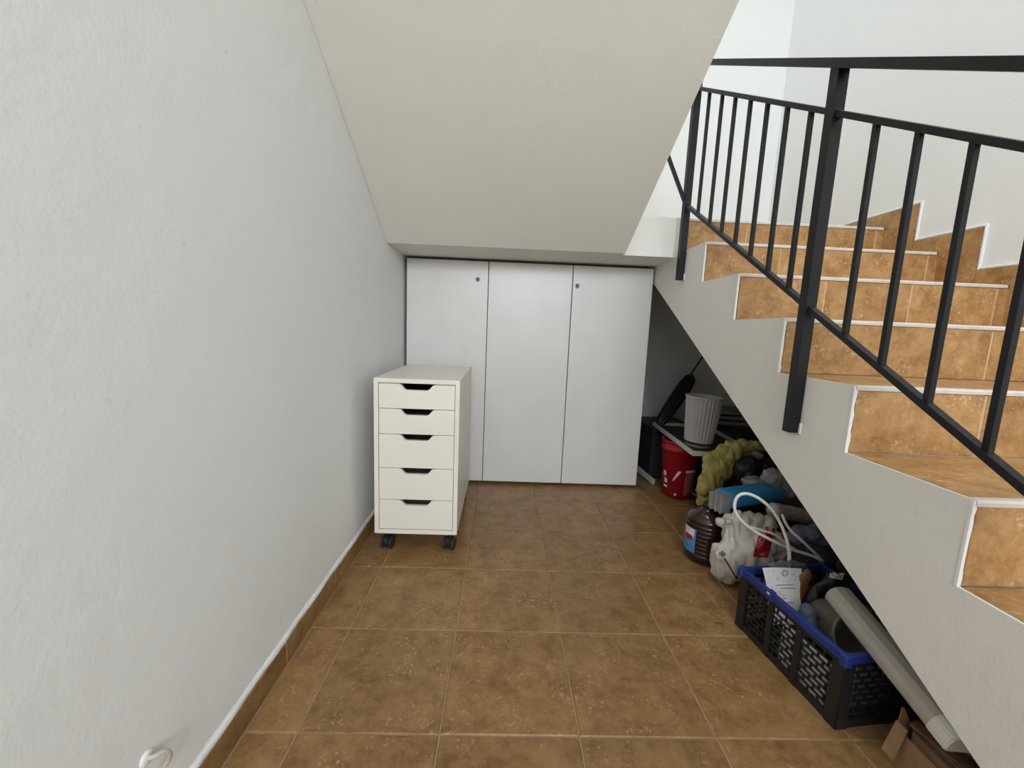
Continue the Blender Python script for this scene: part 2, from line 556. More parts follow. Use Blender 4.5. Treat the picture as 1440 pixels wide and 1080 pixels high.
def riser_tile(x0, x1, y_, z0, z1):
    bm = bmesh.new()
    box(bm, (x0 + 0.003, y_, z0), (x1 - 0.003, y_ + 0.0105, z1), 0.0012)
    o = newobj('riser_tile', bm, STILE, lower)
    return o
XJ = [XS + 0.0065, 1.323, 1.655, 1.987, XR - 0.001]
for n in range(1, NL + 1):
    yn, z0, z1 = riser_y(n), (n - 1) * RISE, n * RISE
    for a, b in zip(XJ, XJ[1:]):
        riser_tile(a, b, yn, z0 + 0.001, z1 - 0.0125)
    for xj in XJ[1:-1]:
        bm = bmesh.new(); box(bm, (xj - 0.0032, yn + 0.0012, z0 + 0.001), (xj + 0.0032, yn + 0.0105, z1 - 0.0145)); newobj('grout_joint', bm, PGROUT, lower)
    # tread tiles
    y1 = riser_y(n + 1) if n < NL else YB - 0.002
    ys = [yn + 0.013, y1] if n < NL else [yn + 0.013, yn + S, yn + 2 * S, y1]
    for a, b in zip(XJ, XJ[1:]):
        for c, d in zip(ys, ys[1:]):
            bm = bmesh.new()
            box(bm, (a + 0.002, c, z1 - 0.0105), (b - 0.002, d - 0.001, z1), 0.0012)
            newobj('tread_tile', bm, STILE, lower)
    # white nosing profile
    bm = bmesh.new()
    prism(bm, [(yn - 0.003, z1 - 0.0115), (yn - 0.004, z1 - 0.004), (yn - 0.001, z1 + 0.001), (yn + 0.012, z1 + 0.001), (yn + 0.012, z1 - 0.0115)], 'x', XS + 0.003, XR - 0.02)
    newobj('nosing_strip', bm, NOSING, lower)
    # white caulk where tile meets plaster at the open side
    bm = bmesh.new()
    prev = None
    for k in range(13):
        z = z0 + 0.001 + (RISE - 0.004) * k / 12
        w = 0.0005 + 0.004 * noise.noise(Vector((n * 3.1, k * 0.7, 1)))
        ring = [bm.verts.new(c) for c in ((XS - 0.0015, yn - 0.0015, z), (XS + 0.005 + w, yn - 0.0015, z), (XS + 0.005 + w, yn + 0.004, z), (XS - 0.0015, yn + 0.004, z))]
        if prev:
            for i in range(4):
                bm.faces.new((prev[i], ring[i], ring[(i + 1) % 4], prev[(i + 1) % 4]))
        else:
            bm.faces.new(ring)
        prev = ring
    bm.faces.new(prev)
    newobj('caulk_bead', bm, CAULK, lower)
# stepped skirting tiles on the right wall
FW, HT = 0.16, 0.072
for n in range(1, NL + 1):
    z0, z1 = (n - 1) * RISE, n * RISE
    ya, yb = riser_y(n), (riser_y(n + 1) if n < NL else YB + FW - 0.003)
    bm = bmesh.new()
    prism(bm, [(ya - FW, z0), (ya - FW, z1 + HT), (yb - FW - 0.002, z1 + HT), (yb - FW - 0.002, z1), (ya, z1), (ya, z0)], 'x', XR - 0.0105, XR - 0.0005)
    newobj('skirting_tile', bm, STILE, lower)
    bm = bmesh.new()
    box(bm, (XR - 0.0115, ya - FW - 0.012, z0 + HT), (XR - 0.0005, ya - FW - 0.0005, z1 + HT + 0.012), 0.003)
    box(bm, (XR - 0.0115, ya - FW - 0.0005, z1 + HT + 0.0005), (XR - 0.0005, yb - FW - 0.014, z1 + HT + 0.012), 0.003)
    newobj('caulk_bead', bm, CAULK, lower)

# ------------------------------------------------------------------ railing
XP = 0.969                       # railing plane
rail = tag(empty('stair_railing', (XP, -0.03, 0.69)), 'black painted metal stair railing with square balusters and flat handrail', 'railing')
rinv = Matrix.Translation(-Vector((XP, -0.03, 0.69)))
def rp(o):
    o.parent = rail
    o.matrix_parent_inverse = rinv
    return o
HZ = lambda y_: 1.428 + 0.590 * (y_ + 0.4485)
TZ = lambda y_: 1.583 + 0.602 * (y_ - 0.016)
BZ = lambda y_: 0.735 + 0.591 * (y_ + 0.566)
P1, P2, P3 = 0.850, -0.028, -0.905
bm = bmesh.new(); bar(bm, (XP, -1.05, HZ(-1.05)), (XP, P1 + 0.03, HZ(P1 + 0.03)), 0.036, 0.021); rp(newobj('handrail', bm, BLACK))
for nm, f, h in (('top_bar', TZ, 0.014), ('bottom_bar', BZ, 0.014)):
    for a, b in ((P1, P2), (P2, P3)):
        bm = bmesh.new(); bar(bm, (XP, b + 0.012, f(b + 0.012)), (XP, a - 0.012, f(a - 0.012)), 0.018, h); rp(newobj(nm, bm, BLACK))
for y_, zb in ((P1, 1.222), (P2, 0.690), (P3, 0.16)):
    bm = bmesh.new(); box(bm, (XP - 0.0155, y_ - 0.015, zb), (XP + 0.0155, y_ + 0.015, HZ(y_) - 0.004), 0.001); rp(newobj('post', bm, BLACK))
for y_ in (0.060, 0.170, 0.278, 0.385, 0.494, 0.601, 0.719, -0.169, -0.279, -0.391, -0.504, -0.614, -0.724, -0.82):
    bm = bmesh.new(); box(bm, (XP - 0.006, y_ - 0.006, BZ(y_)), (XP + 0.006, y_ + 0.006, TZ(y_)), 0.0006); rp(newobj('baluster', bm, BLACK))
# stretch that crosses the well towards the upper flight
bm = bmesh.new(); bar(bm, (XP - 0.01, P1, 1.585), (0.765, P1 - 0.02, 1.955), 0.014, 0.014, (0, 1, 0)); rp(newobj('connecting_bar', bm, BLACK))
bm = bmesh.new(); box(bm, (0.743, P1 - 0.04, 1.68), (0.770, P1 - 0.012, 2.45), 0.001); rp(newobj('post', bm, BLACK))
# the mortar smear left at the foot of the posts
for y_, zb in ((P1, 1.222), (P2, 0.690)):
    bm = bmesh.new(); box(bm, (XS - 0.004, y_ - 0.022, zb - 0.003), (XS + 0.001, y_ - 0.013, zb + 0.03), 0.002); rp(newobj('mortar_smear', bm, CAULK))

# ------------------------------------------------------------------ cabinet
CX0, CX1, CY, CD = -0.449, 0.978, 1.228, 0.44
cab = tag(empty('storage_cabinet', ((CX0 + CX1) / 2, CY + CD / 2, 0)), 'wide white three-door storage cabinet standing under the landing', 'cabinet')
cinv = Matrix.Translation(-cab.location)
def cp(o):
    o.parent = cab; o.matrix_parent_inverse = cinv; return o
CZ0, CZ1 = 0.018, 1.328
bm = bmesh.new()
box(bm, (CX0 + 0.004, CY + 0.022, 0.03), (CX0 + 0.022, CY + CD, CZ1 - 0.004))
box(bm, (CX1 - 0.022, CY + 0.022, 0.03), (CX1 - 0.004, CY + CD, CZ1 - 0.004))
box(bm, (CX0 + 0.022, CY + 0.022, CZ1 - 0.022), (CX1 - 0.022, CY + CD, CZ1 - 0.004))
box(bm, (CX0 + 0.022, CY + 0.022, 0.03), (CX1 - 0.022, CY + CD, 0.05))
box(bm, (CX0 + 0.022, CY + CD - 0.008, 0.05), (CX1 - 0.022, CY + CD, CZ1 - 0.022))
box(bm, (0.01, CY + 0.022, 0.05), (0.028, CY + CD - 0.008, CZ1 - 0.022))
box(bm, (0.5, CY + 0.022, 0.05), (0.518, CY + CD - 0.008, CZ1 - 0.022))
box(bm, (CX0 + 0.03, CY + 0.06, 0.0), (CX1 - 0.03, CY + CD - 0.02, 0.03))
cp(newobj('body', bm, CARC))
DX = [CX0, 0.0205, 0.507, CX1]
locks = {0: (-0.041, 1.226), 2: (0.535, 1.212)}
for k in range(3):
    bm = bmesh.new()
    box(bm, (DX[k] + 0.0025, CY, CZ0), (DX[k + 1] - 0.0025, CY + 0.019, CZ1), 0.0012)
    d = cp(newobj('door', bm, LAM2))
    if k in locks:
        lx, lz = locks[k]
        R = Matrix.Translation((lx, CY, lz)) @ Matrix.Rotation(math.pi / 2, 4, 'X')
        bm = bmesh.new(); lathe(bm, [(0.015, 0.0), (0.015, 0.003), (0.0135, 0.0045), (0.0095, 0.0045), (0.0095, 0.0025)], 20, M=R)
        l = newobj('lock', bm, STEEL, d, smooth=True)
        bm = bmesh.new()
        box(bm, (lx - 0.0014, CY - 0.0034, lz - 0.005), (lx + 0.0014, CY - 0.002, lz + 0.005))
        newobj('keyhole', bm, BPLAST, d)

# ------------------------------------------------------------------ drawer unit
UX0, UX1, UY0, UY1, UZ0, UZ1 = -0.390, -0.048, 0.432, 1.03, 0.088, 0.742
unit = tag(empty('drawer_unit', ((UX0 + UX1) / 2, (UY0 + UY1) / 2, 0)), 'white five-drawer unit on black castors in front of the cabinet', 'drawer unit')
uinv = Matrix.Translation(-unit.location)
def upn(o):
    o.parent = unit; o.matrix_parent_inverse = uinv; return o
T = 0.018
bm = bmesh.new()
box(bm, (UX0, UY0, UZ0), (UX0 + T, UY1, UZ1), 0.001)
box(bm, (UX1 - T, UY0, UZ0), (UX1, UY1, UZ1), 0.001)
box(bm, (UX0 + T, UY0, UZ0), (UX1 - T, UY1, UZ0 + T), 0.0005)
box(bm, (UX0 + T, UY1 - 0.012, UZ0 + T), (UX1 - T, UY1, UZ1 - T))
upn(newobj('body', bm, LAM))
upn(boxobj('top_panel', (UX0 + T, UY0, UZ1 - T), (UX1 - T, UY1, UZ1), LAM, bevel=0.0005))
tops = [UZ1 - T - 0.002]
hs = [0.102, 0.105, 0.142, 0.136]
for h in hs: tops.append(tops[-1] - h)
tops.append(UZ0 + T + 0.002)
xm = (UX0 + UX1) / 2
for k in range(5):
    zt, zb = tops[k] - 0.0012, tops[k + 1] + 0.0012
    a, b = UX0 + T + 0.002, UX1 - T - 0.002
    out = [(a, zb), (b, zb), (b, zt)]
    w, dp = 0.074, 0.024
    notch = [(w, 0), (w - 0.004, -0.0008), (w - 0.012, -0.004), (w - 0.024, -dp + 0.005), (w - 0.030, -dp + 0.001), (w - 0.036, -dp)]
    out += [(xm + x_, zt + z_) for x_, z_ in notch] + [(xm - x_, zt + z_) for x_, z_ in notch[::-1]] + [(a, zt)]
    bm = bmesh.new()
    prism(bm, out, 'y', UY0 + 0.003, UY0 + 0.019)
    dr = upn(newobj('drawer', bm, LAM))
    # the drawer box behind the front
    bm = bmesh.new()
    z1b = zt - 0.034
    box(bm, (a + 0.012, UY0 + 0.019, zb + 0.012), (a + 0.022, UY1 - 0.06, z1b))
    box(bm, (b - 0.022, UY0 + 0.019, zb + 0.012), (b - 0.012, UY1 - 0.06, z1b))
    box(bm, (a + 0.022, UY0 + 0.019, zb + 0.012), (b - 0.022, UY1 - 0.06, zb + 0.018))
    box(bm, (a + 0.022, UY1 - 0.07, zb + 0.018), (b - 0.022, UY1 - 0.06, z1b))
    bx_ = newobj('drawer_box', bm, CARC)
    bx_.parent = dr
for cx in (UX0 + 0.045, UX1 - 0.033):
    for cy in (UY0 + 0.05, UY1 - 0.05):
        bm = bmesh.new()
        R = Matrix.Rotation(math.radians(random.uniform(-25, 25)), 4, 'Z')
        L = Matrix.Translation((cx, cy, 0))
        box(bm, (-0.019, -0.019, 0.08), (0.019, 0.019, 0.0885), 0.002)
        lathe(bm, [(0.011, 0.05), (0.011, 0.081)], 14)
        for s in (-1, 1):       # hooded housing
            lathe(bm, [(0.026, 0.0), (0.0285, 0.003), (0.0285, 0.009), (0.026, 0.012)], 20, M=Matrix.Translation((0.0 if s > 0 else -0.012, -0.006, 0.034)) @ Matrix.Rotation(math.pi / 2, 4, 'Y'))
        for v in bm.verts: v.co = L @ R @ v.co
        c = upn(newobj('castor', bm, BPLAST))
        bm = bmesh.new()
        for s in (-1, 1):
            x_ = 0.013 if s > 0 else -0.024
            lathe(bm, [(0.020, 0.0), (0.0265, 0.002), (0.0275, 0.0055), (0.0265, 0.009), (0.020, 0.011)], 20, M=Matrix.Translation((x_, -0.006, 0.0275)) @ Matrix.Rotation(math.pi / 2, 4, 'Y'))
        for v in bm.verts: v.co = L @ R @ v.co
        wh = newobj('wheel', bm, plain('castor_rubber', srgb(46, 44, 46), 0.55) if 'castor_rubber' not in bpy.data.materials else bpy.data.materials['castor_rubber'])
        wh.parent = c
#CLUTTER
# ------------------------------------------------------------------ things stored under the lower flight
def PX(u, v, **k):
    """point on the ray of photo pixel (u, v) at a chosen x, y or z: used to find where a thing stands"""
    d = fwd + right * ((u - 720) / FPX) + up * ((540 - v) / FPX)
    o = M.translation
    (ax, val), = k.items()
    i = 'xyz'.index(ax)
    return o + d * ((val - o[i]) / d[i])

RED = plain('red_plastic', srgb(172, 20, 36), 0.38, 0.08, 20)
PRINTW = plain('white_print', srgb(225, 215, 212), 0.5)
PINK = plain('faded_pink_print', srgb(176, 88, 88), 0.5, 0.15, 40)
GREYP = plain('grey_plastic', srgb(188, 184, 182), 0.5, 0.05, 30)
TRAYM = plain('pale_grey_board', srgb(196, 196, 190), 0.55, 0.08, 20)
TRAYB = plain('shaded_tray_bottom', srgb(60, 56, 50), 0.6, 0.2, 20)  # shade inside the tray painted into the bottom colour
BLUE = plain('blue_plastic', srgb(32, 55, 124), 0.42, 0.12, 20)
BLUED = plain('dark_blue_plastic', srgb(28, 48, 98), 0.45, 0.12, 20)
CYAN = plain('sky_blue_film', srgb(46, 150, 205), 0.35, 0.15, 22)
YEL = plain('yellow_film', srgb(168, 154, 84), 0.35, 0.25, 26, bump=0.4, bscale=60)
GREYF = plain('grey_film', srgb(150, 148, 146), 0.35, 0.2, 26, bump=0.3, bscale=50)
SACK = plain('white_sack_film', srgb(200, 193, 184), 0.5, 0.07, 18, bump=0.3, bscale=45)
REDP = plain('red_print', srgb(168, 26, 40), 0.5, 0.1, 30)
DARKP = plain('dark_print', srgb(48, 44, 44), 0.6)
BLKF = plain('black_film', srgb(24, 23, 24), 0.45, 0.2, 22, bump=0.3, bscale=50)
CLOTH = plain('blue_grey_cloth', srgb(96, 104, 122), 0.85, 0.2, 30, bump=0.5, bscale=240)
DCLOTH = plain('charcoal_cloth', srgb(46, 44, 46), 0.9, 0.2, 30, bump=0.5, bscale=240)
MAROON = plain('maroon_cloth', srgb(58, 30, 34), 0.9, 0.2, 30, bump=0.5, bscale=240)
BROWNC = plain('tan_leather', srgb(128, 90, 48), 0.6, 0.2, 30)
JUG = plain('dark_brown_bottle', srgb(46, 22, 18), 0.18, 0.2, 10, coat=0.3)
LBLUE = plain('label_blue', srgb(70, 140, 190), 0.45, 0.15, 40)
SILVER = plain('silver_foil', srgb(186, 178, 172), 0.45, 0.2, 45, metallic=0.25, bump=0.6, bscale=60)
PAPER = plain('white_paper', srgb(232, 230, 228), 0.8, 0.02, 12)
CABLE = plain('white_cable', srgb(228, 224, 220), 0.45, 0.03)
DIFF = plain('milky_diffuser', srgb(182, 176, 166), 0.3, 0.05, 12)
LCAP = plain('white_lamp_cap', srgb(226, 226, 216), 0.35, 0.03, 12)
CARD = plain('cardboard', srgb(150, 120, 86), 0.85, 0.12, 30)
CARDD = plain('brown_laminate', srgb(116, 90, 68), 0.55, 0.25, 14)
GREYT = plain('grey_green_plastic', srgb(120, 116, 104), 0.5, 0.15, 22)
GREYB = plain('grey_boards', srgb(130, 128, 122), 0.6, 0.15, 12)

# --- red bucket
bk = tag(empty('bucket', (1.200, 1.150, 0)), 'red plastic bucket with white print under the grey tray', 'bucket')
bm = bmesh.new()
lathe(bm, [(0.078, 0.0), (0.084, 0.004), (0.104, 0.285), (0.111, 0.287), (0.111, 0.297), (0.106, 0.299), (0.108, 0.334), (0.112, 0.336), (0.112, 0.343), (0.104, 0.343), (0.102, 0.29), (0.080, 0.01)], 40)
body = newobj('body', bm, RED, bk, smooth=True)
# print lies on the side that faces the room
def on_bucket(name, a0, a1, z0, z1, mat, shape=None, off=0.0008):
    bm = bmesh.new(); g = {}
    na, nz = 14, 10
    for i in range(na + 1):
        for j in range(nz + 1):
            a = math.radians(a0 + (a1 - a0) * i / na); z = z0 + (z1 - z0) * j / nz
            r = 0.084 + (z - 0.004) / 0.281 * 0.020 + off
            g[i, j] = bm.verts.new((r * math.cos(a), r * math.sin(a), z))
    for i in range(na):
        for j in range(nz):
            if shape is None or shape((i + .5) / na, (j + .5) / nz):
                bm.faces.new((g[i, j], g[i + 1, j], g[i + 1, j + 1], g[i, j + 1]))
    for v in [v for v in bm.verts if not v.link_faces]: bm.verts.remove(v)
    newobj(name, bm, mat, bk, smooth=True)
on_bucket('printed_flash', 222, 256, 0.110, 0.175, PRINTW, lambda u, v: 0.12 + 0.5 * v < u < 0.26 + 0.74 * v)
on_bucket('printed_panel', 268, 312, 0.03, 0.165, PINK)
on_bucket('printed_heading', 268, 312, 0.168, 0.184, PRINTW)
on_bucket('printed_lettering', 186, 206, 0.03, 0.17, PRINTW, lambda u, v: 0.15 < v < 0.3 or (0.42 < v < 0.58 and u > .3) or (0.7 < v < 0.95 and u < .7))
on_bucket('printed_dot', 236, 244, 0.022, 0.036, PRINTW)

# --- dark box that carries the back of the tray
bm = bmesh.new()
box(bm, (1.12, 1.40, 0.0), (1.42, 1.78, 0.32), 0.008, 2)
db = tag(empty('storage_box', (1.31, 1.6, 0)), 'dark storage box in the deep shade behind the red bucket', 'box')
o = newobj('body', bm, DCLOTH, db); o.location = -db.location
bm = bmesh.new(); box(bm, (1.115, 1.395, 0.312), (1.425, 1.785, 0.342), 0.005, 2)
o = newobj('lid', bm, BPLAST, db); o.location = -db.location

# --- tray
ty = tag(empty('tray', (1.108, 0.822, 0.3440), math.radians(-3)), 'pale grey shallow tray lying on the red bucket', 'tray')
W_, L_ = 0.36, 0.66
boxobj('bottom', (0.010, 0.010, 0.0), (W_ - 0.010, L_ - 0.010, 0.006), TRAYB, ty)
for lo, hi in [((0, 0, 0), (W_, 0.014, 0.024)), ((0, L_ - 0.014, 0), (W_, L_, 0.024)), ((0, 0.014, 0), (0.014, L_ - 0.014, 0.024)), ((W_ - 0.014, 0.014, 0), (W_, L_ - 0.014, 0.024))]:
    boxobj('rim', lo, hi, TRAYM, ty, 0.002)
# --- pale board on the floor behind the bucket
bo = tag(empty('board', (1.03, 1.26, 0)), 'pale narrow board on the floor between cabinet and red bucket', 'board')
bm = bmesh.new(); bar(bm, (0.0, 0.36, 0.06), (0.08, 0.03, 0.02), 0.018, 0.03); newobj('plank', bm, TRAYM, bo)
bm = bmesh.new(); box(bm, (-0.01, 0.30, 0.0), (0.03, 0.36, 0.045)); newobj('batten', bm, TRAYM, bo)

# --- ribbed planter
pot = tag(empty('planter_pot', (1.222, 1.0, 0.3505)), 'pale grey ribbed plastic plant pot standing on the tray', 'plant pot')
pot.rotation_euler = (0, math.radians(2), 0); pot.scale = (0.86, 0.86, 1.03)
bm = bmesh.new()
nr = 28
def flute(a, r, z):
    if 0.030 < z < 0.262 and r > 0.086:
        e = min(1.0, (z - 0.030) / 0.03, (0.262 - z) / 0.02)
        return r - 0.007 * max(0.0, e) * (0.5 + 0.5 * math.cos(a * nr)) ** 2
    return r
prof = [(0.070, 0.0), (0.078, 0.002), (0.080, 0.024), (0.0875, 0.031)]
prof += [(0.0875 + 0.0215 * t / 20, 0.033 + 0.228 * t / 20) for t in range(21)]
prof += [(0.113, 0.263), (0.113, 0.271), (0.108, 0.272), (0.104, 0.262), (0.080, 0.02), (0.04, 0.016)]
lathe(bm, prof, nr * 6, mod=flute)
newobj('body', bm, GREYP, pot, smooth=True)
bm = bmesh.new(); lathe(bm, [(0.005, 0.0165), (0.083, 0.0165), (0.0835, 0.05), (0.005, 0.055)], 40); newobj('soil', bm, DCLOTH, pot, smooth=True)

# --- folded black umbrella leaning on the back wall
um = tag(empty('umbrella', PX(925, 600, y=1.42)), 'folded black umbrella leaning behind the ribbed plant pot', 'umbrella')
A = PX(929, 594, y=1.45); B = PX(972, 526, y=1.60); D_ = PX(994, 497, y=1.68)
base = um.location.copy()
dirn = (D_ - A).normalized()
Q = dirn.to_track_quat('Z', 'Y').to_matrix().to_4x4()
Lb = (B - A).length
bm = bmesh.new()
lathe(bm, [(0.010, -0.035), (0.022, -0.015), (0.034, 0.03), (0.042, Lb * 0.45), (0.044, Lb * 0.75), (0.036, Lb * 0.92), (0.014, Lb)], 48, mod=lambda a, r, z: r * (1 + 0.14 * math.cos(8 * a + z * 9)), M=Matrix.Translation(A - base) @ Q)
newobj('canopy', bm, BLKF, um, smooth=True)
bm = bmesh.new(); tube(bm, [A - base - dirn * 0.042, B - base, B - base + dirn * 0.2, B - base + dirn * 0.30], 0.0055); newobj('shaft', bm, BPLAST, um, smooth=True)
bm = bmesh.new(); tube(bm, [B - base + dirn * 0.28, B - base + dirn * 0.38], 0.012, 12); newobj('handle', bm, BPLAST, um, smooth=True)

# --- dark suitcase with grey boards on top
sc_ = tag(empty('suitcase', (1.62, 1.28, 0)), 'black suitcase pushed under the stairs behind the plant pot', 'suitcase')
bm = bmesh.new(); box(bm, (-0.13, -0.20, 0.02), (0.30, 0.30, 0.40), 0.03, 3); newobj('shell', bm, BPLAST, sc_, smooth=False)
bm = bmesh.new(); tube(bm, [(-0.02, -0.2, 0.395), (-0.02, -0.2, 0.43), (0.10, -0.2, 0.43), (0.10, -0.2, 0.395)], 0.010, 8); newobj('handle', bm, BPLAST, sc_, smooth=True)
for x_, y_ in ((-0.09, -0.16), (0.26, -0.16), (-0.09, 0.26), (0.26, 0.26)):
    bm = bmesh.new(); box(bm, (x_ - 0.015, y_ - 0.02, 0), (x_ + 0.015, y_ + 0.02, 0.03), 0.004); newobj('foot', bm, BPLAST, sc_)
for k in range(3):
    b_ = empty('shelf_board', (1.64, 1.40, 0.4005 + 0.034 * k))
    b_.rotation_euler = (0, 0, math.radians(-10 + 3 * k))
    tag(b_, ['grey shelf board at the bottom of the stack behind the plant pot', 'grey shelf board in the middle of the stack behind the plant pot', 'grey shelf board on top of the stack behind the plant pot'][k], 'board', 'grey boards stacked on the suitcase')
    boxobj('panel', (-0.22 + 0.03 * k, -0.09, 0.0), (0.26 - 0.02 * k, 0.12, 0.022), GREYB, b_, 0.002)
    for x_ in (-0.15, 0.2):
        boxobj('spacer', (x_ - 0.02, -0.02, 0.022), (x_ + 0.02, 0.03, 0.0335), GREYB, b_)

# --- blue basin
bs = tag(empty('basin', (1.295, 0.955, 0)), 'small dark blue basin on the floor beside the red bucket', 'basin')
bm = bmesh.new()
lathe(bm, [(0.060, 0.0), (0.068, 0.003), (0.088, 0.085), (0.096, 0.086), (0.097, 0.093), (0.088, 0.094), (0.084, 0.088), (0.064, 0.008), (0.02, 0.007)], 40)
newobj('body', bm, BLUED, bs, smooth=True)
bm = bmesh.new()
lathe(bm, [(0.0955, 0.083), (0.100, 0.085), (0.101, 0.091), (0.0975, 0.0945)], 40, close=False); newobj('rim', bm, BLUED, bs, smooth=True)

# --- soft bags
tag(lump('yellow_bag', [((1.165, 0.735, 0.215), (0.070, 0.045, 0.100)), ((1.205, 0.74, 0.32), (0.085, 0.05, 0.085)), ((1.16, 0.73, 0.15), (0.055, 0.04, 0.06)), ((1.255, 0.742, 0.385), (0.07, 0.045, 0.05)), ((1.30, 0.745, 0.42), (0.085, 0.042, 0.038)), ((1.385, 0.75, 0.428), (0.06, 0.038, 0.028))], YEL, amp=0.012, folds=0.014, ffreq=17, seed=2, voxel=0.006), 'crumpled translucent yellow plastic bag hanging beside the red bucket', 'plastic bag')
tag(lump('rubbish_bag', [((1.375, 0.69, 0.17), (0.13, 0.07, 0.20)), ((1.31, 0.68, 0.31), (0.06, 0.05, 0.085)), ((1.42, 0.69, 0.31), (0.055, 0.05, 0.08))], BLKF, amp=0.015, folds=0.014, ffreq=11, seed=5, floor=0.0, voxel=0.009), 'black plastic rubbish bag bulging below the yellow bag', 'plastic bag')
tag(lump('cloth_bundle', [((1.22, 0.53, 0.09), (0.10, 0.06, 0.10)), ((1.40, 0.50, 0.10), (0.15, 0.08, 0.12))], MAROON, amp=0.014, folds=0.014, ffreq=9, seed=8, floor=0.0), 'dark cloth bundle on the floor carrying the blue package', 'cloth')
tag(lump('grey_bag', [((1.40, 0.55, 0.30), (0.085, 0.06, 0.075)), ((1.34, 0.53, 0.345), (0.05, 0.045, 0.05)), ((1.50, 0.55, 0.28), (0.08, 0.06, 0.05)), ((1.30, 0.60, 0.295), (0.05, 0.05, 0.03))], GREYF, amp=0.010, folds=0.013, ffreq=17, seed=11, voxel=0.0075), 'crumpled grey translucent plastic bag on top of the pile', 'plastic bag')

# --- sky-blue package with a striped folded end
pk = tag(empty('package', PX(1009, 704, y=0.41)), 'sky-blue film package with folded striped end above the bottle', 'package')
d2 = PX(1092, 704, y=0.52) - PX(1009, 704, y=0.41)
pk.rotation_euler = (0, 0, math.atan2(d2.y, d2.x))
Lp = d2.length
bm = bmesh.new(); box(bm, (0.035, -0.035, -0.030), (Lp, 0.055, 0.032), 0.014, 3); newobj('film', bm, CYAN, pk, smooth=True)
bm = bmesh.new()
for k in range(6):      # pleats of the gathered end
    t = -0.03 + 0.012 * k
    box(bm, (-0.012 + 0.004 * (k % 2), t, -0.045 + 0.003 * (k % 2)), (0.045, t + 0.0085, 0.036 - 0.002 * k), 0.003, 2)
newobj('striped_end', bm, GREYF, pk)

# --- big dark bottle
jg = tag(empty('bottle', (1.025, 0.462, 0)), 'large dark brown plastic bottle with blue label on the floor', 'bottle')
bm = bmesh.new()
prof = [(0.060, 0.0), (0.078, 0.006), (0.083, 0.02)]
for k in range(8):
    z = 0.03 + k * 0.018
    prof += [(0.084, z), (0.084, z + 0.011), (0.0805, z + 0.0145)]
prof += [(0.083, 0.176), (0.080, 0.190), (0.068, 0.207), (0.045, 0.220), (0.026, 0.227), (0.024, 0.233), (0.021, 0.235)]
lathe(bm, prof, 40)
newobj('body', bm, JUG, jg, smooth=True)
bm = bmesh.new(); lathe(bm, [(0.025, 0.231), (0.0255, 0.247), (0.023, 0.249)], 32, mod=lambda a, r, z: r + 0.0006 * math.cos(24 * a)); newobj('cap', bm, BPLAST, jg, smooth=True)
def on_jug(name, a0, a1, z0, z1, mat, off, shape=None):
    bm = bmesh.new(); g = {}
    for i in range(13):
        for j in range(9):
            a = math.radians(a0 + (a1 - a0) * i / 12); z = z0 + (z1 - z0) * j / 8
            g[i, j] = bm.verts.new((off * math.cos(a), off * math.sin(a), z))
    for i in range(12):
        for j in range(8):
            if shape is None or shape((i + .5) / 12, (j + .5) / 8):
                bm.faces.new((g[i, j], g[i + 1, j], g[i + 1, j + 1], g[i, j + 1]))
    for v in [v for v in bm.verts if not v.link_faces]: bm.verts.remove(v)
    return newobj(name, bm, mat, jg, smooth=True)
lb = on_jug('label', 166, 216, 0.045, 0.15, LBLUE, 0.0852)
lb2 = on_jug('label_band', 168, 214, 0.10, 0.148, PRINTW, 0.0856, lambda u, v: 0.1 < u < 0.9 and (v > .25))
lb3 = on_jug('label_mark', 178, 206, 0.096, 0.118, REDP, 0.0860)

# --- white sack with red print
sk = lump('sack', [((1.035, 0.275, 0.10), (0.085, 0.050, 0.098)), ((1.12, 0.275, 0.13), (0.10, 0.055, 0.105)), ((1.06, 0.315, 0.235), (0.065, 0.035, 0.042)), ((1.15, 0.32, 0.225), (0.08, 0.04, 0.045)), ((1.22, 0.28, 0.15), (0.06, 0.05, 0.07)), ((1.00, 0.26, 0.13), (0.05, 0.03, 0.04)), ((1.045, 0.295, 0.185), (0.05, 0.035, 0.06)), ((1.02, 0.30, 0.245), (0.05, 0.022, 0.022))], SACK, amp=0.012, folds=0.016, ffreq=13, seed=3, floor=0.0, voxel=0.006, smooth_it=2)
tag(sk, 'crumpled white plastic sack with red printed patches behind the crate', 'sack')
vd = (PX(1075, 780, y=0.2) - M.translation).normalized()
def pq(u0, v0, u1, v1, u2, v2, yy=0.16):
    o_ = PX(u0, v0, y=yy); return o_, PX(u1, v1, y=yy) - o_, PX(u2, v2, y=yy) - o_
o_, ux, uy = pq(1058, 783, 1080, 785, 1066, 752)
decal('red_patch', sk, o_, ux, uy, vd, 10, 12, REDP, sk)
text_on('printed_lettering', sk, 'AVINO', PX(1075, 782, y=0.16), PX(1076, 755, y=0.16) - PX(1075, 782, y=0.16), PX(1066, 782, y=0.16) - PX(1075, 782, y=0.16), vd, plain('faded_lettering', srgb(206, 150, 150), 0.5), sk)
o_, ux, uy = pq(1077, 752, 1092, 756, 1076, 736)
decal('red_patch', sk, o_, ux, uy, vd, 8, 8, REDP, sk, shape=lambda u, v: not (0.4 < u < 0.7 and v > 0.65))
o_, ux, uy = pq(1102, 760, 1126, 776, 1100, 742)
decal('red_patch', sk, o_, ux, uy, vd, 8, 8, REDP, sk)
o_, ux, uy = pq(1006, 778, 1012, 784, 1012, 774)
decal('dark_mark', sk, o_, ux, uy, vd, 6, 6, DARKP, sk, shape=lambda u, v: (int(u * 6) + int(v * 6)) % 3 != 0)
o_, ux, uy = pq(1014, 786, 1034, 816, 1016, 785)
decal('seam_line', sk, o_, ux, uy, vd, 20, 2, DARKP, sk)

